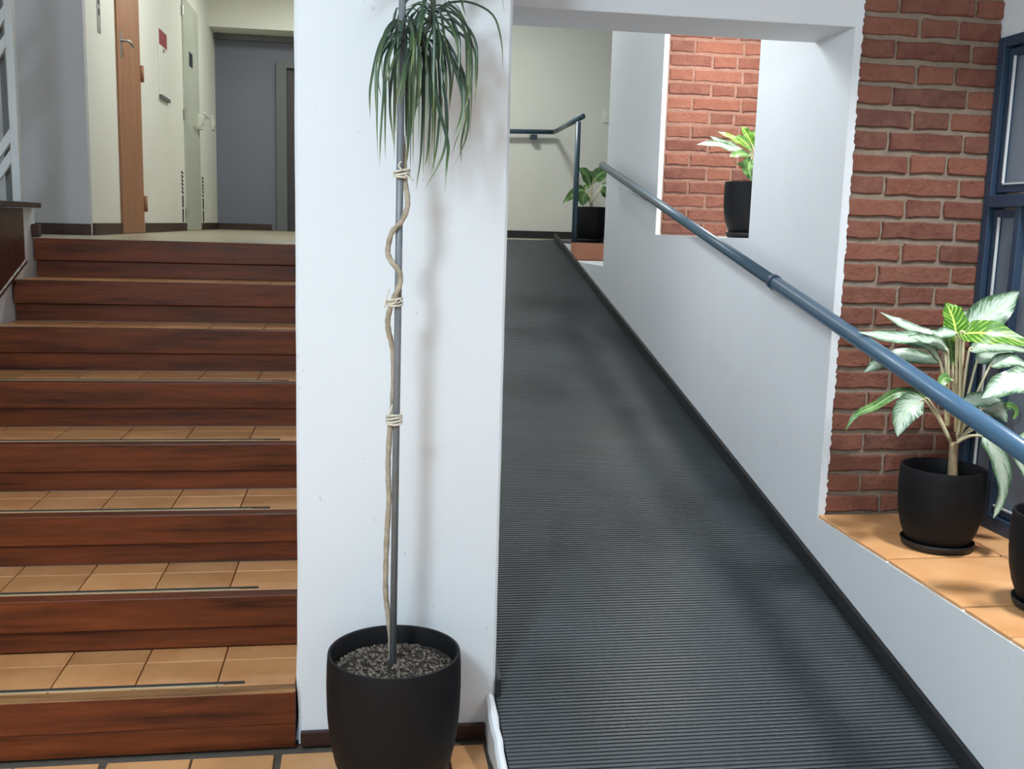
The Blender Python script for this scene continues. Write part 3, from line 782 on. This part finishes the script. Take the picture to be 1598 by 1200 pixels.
# ---- tall dragon tree in front of the pillar
CX, CY = 0.098, 2.555
dt = thing('potted_dragon_tree', (CX, CY, 0), 'tall thin plant with drooping crown tied to a pole, before the white pillar', 'potted plant')
R1, H1 = 0.179, 0.388
make_pot(dt, (CX, CY, 0), R1, H1, saucer=False)
soil(dt, (CX, CY), R1 * 0.935, 0.335, chips=650, seed=4)
pb = at(613, 1040, 1, 2.555); pt = at(628, 0, 1, 2.555)
d = (pt - pb); 
MB().tube([pb - d * 0.03, pt + d * 0.25], 0.0090, 16).build('support_pole', 'pole', dt, smooth=True)
trunk = [(612, 1050, 0.012), (610, 1004, 0.014), (606, 962, 0.012), (602, 927, 0.010), (602, 885, 0.006), (604, 832, 0.004), (607, 780, 0.0), (606, 747, 0.0), (606, 712, 0.0), (609, 665, 0.006),
         (612, 640, 0.022), (614, 600, 0.026), (614, 560, 0.024), (611, 535, 0.018), (607, 520, 0.008), (605, 502, 0.0), (608, 484, -0.008), (614, 467, -0.016), (621, 452, -0.020), (625, 436, -0.020), (622, 422, -0.019), (613, 411, -0.014),
         (606, 398, -0.008), (606, 384, -0.006), (612, 362, -0.014), (626, 346, -0.020), (635, 326, -0.016), (636, 308, -0.008), (633, 290, 0.0), (631, 268, 0.006), (631, 240, 0.014), (626, 205, 0.017), (623, 165, 0.017), (624, 125, 0.017), (630, 95, 0.012), (640, 78, -0.01), (656, 60, -0.012), (668, 42, -0.01), (675, 15, -0.005), (677, -30, 0), (679, -80, 0.0)]
tp = [at(x, y, 1, 2.555 + o) for x, y, o in trunk]
tpp = catmull(tp, 160)
ncut = 138
random.seed(9)
MB().tube(tpp[ncut:], [0.0062 + 0.0008 * (i % 2) for i in range(len(tpp) - ncut)], 10).build('shoot', 'shoot', dt, smooth=True)
tpp = tpp[:ncut + 1]
MB().tube(tpp, [(0.0070 if i < 90 else 0.0066) * (1 + 0.09 * math.sin(i * 2.1) + random.uniform(-0.04, 0.04)) for i in range(len(tpp))], 12).build('trunk', 'bark', dt, smooth=True)
def tie(px, py, n, w, tails=()):
    c = at(px, py, 1, 2.553); m = MB()
    for i in range(n):
        pts = []
        for k in range(21):
            a = 2 * math.pi * k / 20
            pts.append((c.x + math.cos(a) * w, c.y + math.sin(a) * w * 1.05, c.z + (i - n / 2) * 0.0055 + 0.004 * math.sin(a + i)))
        m.tube(pts, 0.0030, 6, cap=False)
    for tl in tails: m.tube(catmull([at(x, y, 1, 2.553 + o) for x, y, o in tl], 10), 0.0022, 6)
    m.build('cloth_tie', 'tie', dt, smooth=True)
tie(615, 652, 4, 0.0195, [((606, 648, -0.02), (610, 638, -0.01), (612, 632, 0.0)), ((624, 648, -0.02), (628, 640, -0.02))])
tie(616, 469, 3, 0.0185, [((616, 472, -0.025), (622, 466, -0.028), (629, 472, -0.026)), ((608, 452, -0.01), (604, 462, -0.012), (600, 480, -0.012))])
tie(627, 269, 3, 0.0190, [((628, 266, -0.024), (622, 258, -0.024), (626, 252, -0.02)), ((632, 272, -0.024), (640, 278, -0.024), (645, 282, -0.02))])
Z2 = lambda x, y: (560 + x * 0.26667, y * 0.26667)
straps = [
 [(240, 100), (130, 250), (70, 500), (65, 700)], [(240, 180), (150, 290), (113, 450), (130, 570)], [(262, 190), (165, 320), (145, 560), (128, 800), (122, 985)],
 [(240, 230), (192, 480), (185, 650), (208, 870)], [(265, 240), (215, 330), (150, 520)], [(300, 200), (296, 500), (292, 800), (280, 960)], [(316, 260), (306, 600), (300, 990)],
 [(350, 290), (345, 500), (312, 780)], [(365, 300), (372, 600), (362, 900), (335, 1105)], [(392, 300), (380, 470), (325, 680)], [(412, 260), (418, 600), (402, 880), (388, 970)],
 [(436, 190), (445, 480), (425, 700)], [(452, 190), (474, 560), (456, 850), (420, 1030)], [(440, 330), (460, 590), (520, 830), (515, 960), (503, 1130)], [(470, 170), (530, 400), (530, 650)],
 [(450, 170), (520, 260), (552, 400), (530, 640)], [(450, 120), (570, 230), (592, 400), (640, 600), (600, 830), (600, 950)], [(450, 100), (580, 140), (675, 290), (685, 450), (690, 605)],
 [(440, 70), (530, 30), (620, 130), (690, 330)], [(445, 70), (520, 20), (650, 15), (785, 90), (835, 250), (842, 415)], [(585, -60), (602, 10), (625, 95)], [(395, -60), (378, 20), (355, 150)],
 [(430, 110), (395, 50), (340, 25), (280, 45)], [(430, 140), (400, 118), (340, 118), (285, 160)], [(470, 200), (560, 400), (606, 620), (540, 850)], [(490, 230), (590, 430), (612, 640), (545, 910)],
 [(480, 170), (600, 400), (640, 600), (630, 800), (550, 985)], [(420, 170), (340, 160), (300, 270), (322, 520)], [(440, 260), (510, 600), (500, 880), (385, 1110)], [(460, 130), (620, 220), (660, 350), (655, 500), (612, 680)],
 [(420, 190), (370, 170), (330, 240), (300, 430)], [(400, 210), (350, 230), (320, 330), (330, 600)], [(395, 220), (430, 330), (440, 480), (470, 700)], [(270, 170), (330, 190), (318, 330), (280, 520)],
 [(265, 150), (220, 120), (160, 180), (125, 300), (110, 420)], [(268, 120), (300, 140), (318, 220), (322, 400)], [(270, 200), (230, 200), (180, 330), (150, 470)], [(280, 250), (275, 420), (240, 620)],
 [(345, 280), (300, 300), (262, 420), (225, 600)], [(350, 300), (400, 330), (430, 480), (425, 640)], [(430, 40), (385, 70), (365, 160), (350, 290)], [(436, 30), (480, 90), (500, 220), (540, 380)],
 [(435, 60), (440, 150), (400, 260), (390, 420)], [(440, 100), (500, 110), (560, 200), (580, 330)], [(430, 90), (350, 70), (300, 110), (285, 200)]]
random.seed(17)
def sprof(t): return min(1, 0.35 + t * 3.0) * (1 - t ** 3.2) ** 0.9 + 0.03
for i, L in enumerate(straps):
    ya = random.uniform(-0.02, 0.02); yb = random.uniform(-0.16, 0.12); m_ = len(L)
    pts = []
    for j, q in enumerate(L):
        f = j / (m_ - 1); pts.append(at(*Z2(*q), 1, 2.553 + ya + yb * math.sin(f * 1.57)))
    leaf(dt, pts, random.uniform(0.0062, 0.0092), 'strap', n=22, fold=0.3, prof=sprof, na=1, up=(random.uniform(-0.4, 0.4), -0.8, 0.4), twist=random.uniform(-0.8, 0.8))
for (px, py, nl, rmin, rmax) in ((675, 22, 18, 0.04, 0.13), (656, 66, 18, 0.03, 0.10), (634, 50, 12, 0.04, 0.10)):
    o = at(px, py, 1, 2.55)
    for i in range(nl):
        a = random.uniform(0, 6.283); r = random.uniform(rmin, rmax); dx, dy = math.cos(a) * r, math.sin(a) * r
        o2 = o + Vector((random.uniform(-0.012, 0.012), 0, random.uniform(-0.03, 0.03))); h_ = random.uniform(0.0, 0.035); dn = random.uniform(0.12, 0.34)
        leaf(dt, [o2, o2 + Vector((dx * 0.5, dy * 0.5, h_)), o2 + Vector((dx, dy, -0.05)), o2 + Vector((dx * 1.08, dy * 1.08, -dn * 0.6)), o2 + Vector((dx * 1.05, dy * 1.05, -dn))], random.uniform(0.0055, 0.0085), 'strap', n=16, fold=0.3, prof=sprof, na=1, twist=random.uniform(-0.8, 0.8))
# upper part of the crown, leaving the picture at the top
top = at(679, -80, 1, 2.555)
for i in range(26):
    a = random.uniform(0, 6.283); r = random.uniform(0.14, 0.30); o = top + Vector((0, 0, random.uniform(-0.12, 0.05)))
    dx, dy = math.cos(a) * r, math.sin(a) * r * 0.6
    if dy > 0.19: dy = 0.19
    up_ = random.uniform(0.05, 0.16); dn = random.uniform(0.0, 0.10)
    leaf(dt, [o, o + Vector((dx * 0.35, dy * 0.35, up_)), o + Vector((dx * 0.8, dy * 0.8, up_ * 0.9)), o + Vector((dx, dy, -dn + 0.02))], random.uniform(0.0065, 0.009), 'strap', n=14, fold=0.3, prof=sprof, na=1)

# ---- variegated plants in black pots
R2, H2 = 0.138, 0.268
Z1 = lambda x, y: (1300 + x * 0.23336, 440 + y * 0.23336)
def aglaonema(root, c, base, specs, conv, pet_r=0.0055, wk=1.22):
    """specs: (petiole start, leaf points, depth start, depth end, width, material)"""
    for sp in specs:
        ps, lp, ya, yb, wd, mt = sp[:6]; up = sp[6] if len(sp) > 6 else (0, -0.75, 0.65)
        P = []
        for j, q in enumerate(lp):
            f = j / (len(lp) - 1); P.append(at(*conv(*q), 1, c[1] + ya + (yb - ya) * f))
        if ps:
            s = at(*conv(*ps), 1, c[1] + ya * 0.15)
            mid = (s + P[0]) * 0.5 + Vector((0, 0, 0.012))
            MB().tube(catmull([s, mid, P[0], P[0] + (P[1] - P[0]) * 0.3], 12), [pet_r * (1 - 0.45 * k / 12) for k in range(13)], 8).build('leaf_stalk', 'stem', root, smooth=True)
        leaf(root, P, wd * wk, mt, n=14, fold=0.18, up=up, na=3)
PA = (1.945, 3.04)
pa = thing('potted_foliage_plant', (PA[0], PA[1], ZP), 'large silvery green leafy plant in black pot on tiles against the brick wall', 'potted plant')
c = make_pot(pa, (PA[0], PA[1], ZP), R2, H2)
soil(pa, PA, R2 * 0.90, ZP + 0.010 + H2 * 0.76)
s0 = at(1486, 755, 1, PA[1]); s1 = at(1488, 690, 1, PA[1])
MB().tube(catmull([s0, (s0 + s1) / 2, s1], 10), [0.0165 - 0.0004 * k + 0.0008 * (k % 2) for k in range(11)], 14).build('cane', 'cane', pa, smooth=True)
ST = (800, 1090)
aglaonema(pa, PA, None, [
 ((770, 960), [(745, 430), (640, 365), (480, 290), (300, 195)], 0.02, 0.14, 0.042, 'silver'),
 ((770, 900), [(715, 530), (600, 400), (380, 370), (150, 335)], -0.02, -0.02, 0.050, 'silver'),
 ((770, 960), [(770, 470), (720, 420), (620, 390), (500, 360)], -0.01, -0.06, 0.050, 'silver'),
 ((760, 960), [(720, 540), (620, 515), (440, 495), (280, 560), (205, 605)], 0.0, 0.06, 0.046, 'silver'),
 ((790, 1080), [(640, 790), (540, 745), (420, 745), (280, 830), (150, 890), (80, 1000)], 0.0, 0.03, 0.028, 'green'),
 ((780, 1060), [(610, 790), (530, 820), (465, 910), (430, 1035)], -0.03, -0.06, 0.072, 'silver', (-0.5, -0.8, 0.2)),
 ((820, 1000), [(825, 400), (815, 300), (790, 210), (748, 135)], -0.01, 0.03, 0.085, 'fresh', (0.2, -0.95, 0.1)),
 ((830, 1000), [(880, 310), (990, 255), (1120, 160), (1245, 65)], 0.03, 0.10, 0.094, 'silver', (-0.3, -0.85, 0.35)),
 ((830, 1000), [(880, 330), (890, 270), (905, 225), (940, 200)], 0.06, 0.12, 0.050, 'silver'),
 ((840, 1000), [(855, 350), (960, 340), (1130, 360), (1330, 425)], -0.03, -0.16, 0.080, 'fresh', (0, -0.8, 0.55)),
 ((830, 1020), [(910, 460), (1000, 430), (1150, 435), (1330, 470)], 0.0, -0.05, 0.048, 'silver'),
 ((840, 1020), [(960, 540), (1020, 500), (1110, 485), (1210, 465)], 0.02, 0.03, 0.050, 'silver'),
 ((850, 1020), [(1050, 560), (1130, 530), (1220, 530), (1330, 585)], -0.02, -0.08, 0.050, 'silver'),
 ((830, 520), [(830, 345), (760, 340), (700, 350), (640, 320)], -0.05, -0.08, 0.034, 'silver'),
 ((800, 900), [(800, 560), (790, 470), (780, 400), (770, 350)], 0.05, 0.07, 0.050, 'green'),
 ((830, 1040), [(870, 800), (960, 790), (1050, 790), (1120, 790)], -0.04, -0.04, 0.050, 'silver'),
 ((830, 1040), [(1000, 850), (1060, 830), (1120, 870), (1160, 940)], 0.03, 0.03, 0.062, 'silver', (0, -0.9, 0.3)),
 ((840, 1050), [(1140, 835), (1190, 830), (1220, 870), (1205, 920)], 0.05, 0.05, 0.026, 'green'),
 ((820, 1080), [(1000, 1030), (1040, 1060), (1095, 1160), (1130, 1290), (1125, 1440), (1070, 1580)], -0.10, -0.16, 0.066, 'silver', (0.25, -0.95, 0.1)),
 ((810, 760), [(800, 660), (760, 640), (725, 670), (710, 710)], -0.05, -0.09, 0.030, 'green'),
 ((830, 1060), [(1040, 960), (1120, 1000), (1200, 1080), (1290, 1120)], -0.02, -0.06, 0.050, 'silver'),
], Z1)
PB = (1.965, 2.465)
pb_ = thing('potted_foliage_plant', (PB[0], PB[1], ZP), 'partly cut off leafy plant in black pot at the right edge of the tiled platform', 'potted plant')
make_pot(pb_, (PB[0], PB[1], ZP), R2, H2)
soil(pb_, PB, R2 * 0.90, ZP + 0.010 + H2 * 0.76)
sB = Vector((PB[0], PB[1], ZP + 0.18))
MB().tube([sB, sB + Vector((0.004, 0, 0.16))], 0.014, 12).build('cane', 'cane', pb_, smooth=True)
def wleaf(root, s, pts, wd, mt, up=(0, -0.75, 0.65)):
    P = [Vector(p) for p in pts]; s = Vector(s)
    MB().tube(catmull([s, (s + P[0]) * 0.5 + Vector((0, 0, 0.015)), P[0], P[0] + (P[1] - P[0]) * 0.3], 12), [0.0055 * (1 - 0.04 * k) for k in range(13)], 8).build('leaf_stalk', 'stem', root, smooth=True)
    leaf(root, P, wd, mt, n=14, fold=0.18, up=up, na=3)
sB2 = sB + Vector((0.004, 0, 0.14))
bq = lambda x, y, Y: at(*Z1(x, y), 1, Y)
wleaf(pb_, sB2, [bq(1400, 610, 2.56), bq(1290, 660, 2.56), bq(1130, 700, 2.57), bq(990, 782, 2.58)], 0.098, 'silver', (0, -0.6, 0.8))
wleaf(pb_, sB2, [bq(1300, 1000, 2.50), bq(1240, 1150, 2.48), bq(1300, 1330, 2.46)], 0.045, 'silver')
wleaf(pb_, sB2, [sB2 + Vector((0.03, -0.05, 0.20)), sB2 + Vector((0.05, -0.15, 0.24)), sB2 + Vector((0.06, -0.28, 0.18))], 0.07, 'silver')
wleaf(pb_, sB2, [sB2 + Vector((0.05, 0.03, 0.24)), sB2 + Vector((0.08, 0.06, 0.33)), sB2 + Vector((0.10, 0.08, 0.43))], 0.08, 'fresh', (-0.5, -0.8, 0))
wleaf(pb_, sB2, [sB2 + Vector((0.10, 0.0, 0.12)), sB2 + Vector((0.17, -0.03, 0.13)), sB2 + Vector((0.22, -0.08, 0.06))], 0.06, 'silver')

# alcove plant
PD = (1.986, 5.0)
ZS = 1.488
pd = thing('potted_foliage_plant', (PD[0], PD[1], ZS), 'yellow green leafy plant in black pot in the brick alcove opening', 'potted plant')
make_pot(pd, (PD[0], PD[1], ZS), R2, 0.272)
soil(pd, PD, R2 * 0.90, ZS + 0.010 + 0.272 * 0.76)
sD = Vector((PD[0], PD[1], ZS + 0.24))
MB().tube([sD, sD + Vector((0.002, 0, 0.07))], 0.013, 12).build('cane', 'cane', pd, smooth=True)
ZD = lambda x, y: (1070 + x * 0.17497, 170 + y * 0.17497)
aglaonema(pd, PD, None, [
 ((640, 560), [(500, 390), (380, 345), (250, 310), (90, 320)], -0.02, -0.10, 0.045, 'silver'),
 ((640, 560), [(540, 390), (420, 340), (300, 290), (205, 240)], 0.0, -0.04, 0.045, 'silver'),
 ((640, 560), [(560, 360), (470, 290), (380, 240), (275, 200)], 0.04, 0.08, 0.034, 'fresh'),
 ((640, 560), [(590, 380), (550, 320), (500, 270), (445, 240)], -0.03, -0.06, 0.050, 'fresh'),
 ((640, 560), [(600, 340), (570, 270), (530, 200), (495, 155)], 0.02, 0.04, 0.052, 'fresh'),
 ((640, 560), [(620, 330), (615, 260), (625, 180)], 0.05, 0.08, 0.050, 'green'),
 ((640, 560), [(590, 420), (520, 400), (440, 410), (395, 430)], -0.06, -0.12, 0.040, 'green'),
 ((640, 560), [(590, 430), (560, 470), (520, 500), (430, 490)], -0.03, -0.08, 0.040, 'green'),
 ((640, 560), [(590, 440), (565, 500), (570, 570), (590, 640)], -0.14, -0.19, 0.056, 'green', (-0.3, -0.95, 0)),
 ((640, 560), [(680, 380), (740, 300), (820, 260)], 0.0, 0.03, 0.050, 'silver'),
 ((640, 560), [(700, 440), (780, 420), (860, 470)], 0.0, -0.03, 0.045, 'silver'),
], ZD)
# landing plant
PC = (1.935, 8.42)
pc = thing('potted_foliage_plant', (PC[0], PC[1], 1.40), 'small green leafy plant in black pot behind the far handrail post', 'potted plant')
RC = 0.138
make_pot(pc, (PC[0], PC[1], 1.40), RC, 0.285)
soil(pc, PC, RC * 0.90, 1.41 + 0.285 * 0.76)
ZC = lambda x, y: (870 + x * 0.21645, 160 + y * 0.21645)
sC = at(*ZC(240, 770), 1, PC[1])
MB().tube([sC + Vector((0, 0, -0.03)), sC + Vector((0.002, 0, 0.05))], 0.013, 12).build('cane', 'cane', pc, smooth=True)
aglaonema(pc, PC, None, [
 ((240, 740), [(235, 595), (220, 550), (190, 500), (148, 472)], 0.0, 0.0, 0.095, 'green', (0, -0.9, 0.3)),
 ((240, 740), [(240, 600), (238, 550), (242, 490)], 0.04, 0.06, 0.075, 'green', (0, -1, 0)),
 ((240, 740), [(258, 565), (290, 530), (330, 500), (375, 470)], -0.03, -0.05, 0.115, 'green', (0, -0.9, 0.4)),
 ((240, 740), [(200, 640), (160, 630), (100, 670), (38, 728)], 0.03, 0.03, 0.085, 'green', (0, -0.9, 0.4)),
 ((240, 740), [(205, 650), (185, 690), (182, 745)], -0.13, -0.15, 0.115, 'green', (0, -1, 0)),
 ((240, 740), [(310, 630), (335, 640), (360, 670), (385, 700)], -0.02, -0.03, 0.085, 'green', (0, -0.9, 0.4)),
 ((240, 740), [(320, 600), (350, 595), (400, 605)], 0.03, 0.04, 0.06, 'silver'),
 ((240, 740), [(200, 620), (215, 605), (235, 610)], 0.05, 0.05, 0.05, 'green'),
], ZC, 0.006, 1.05)
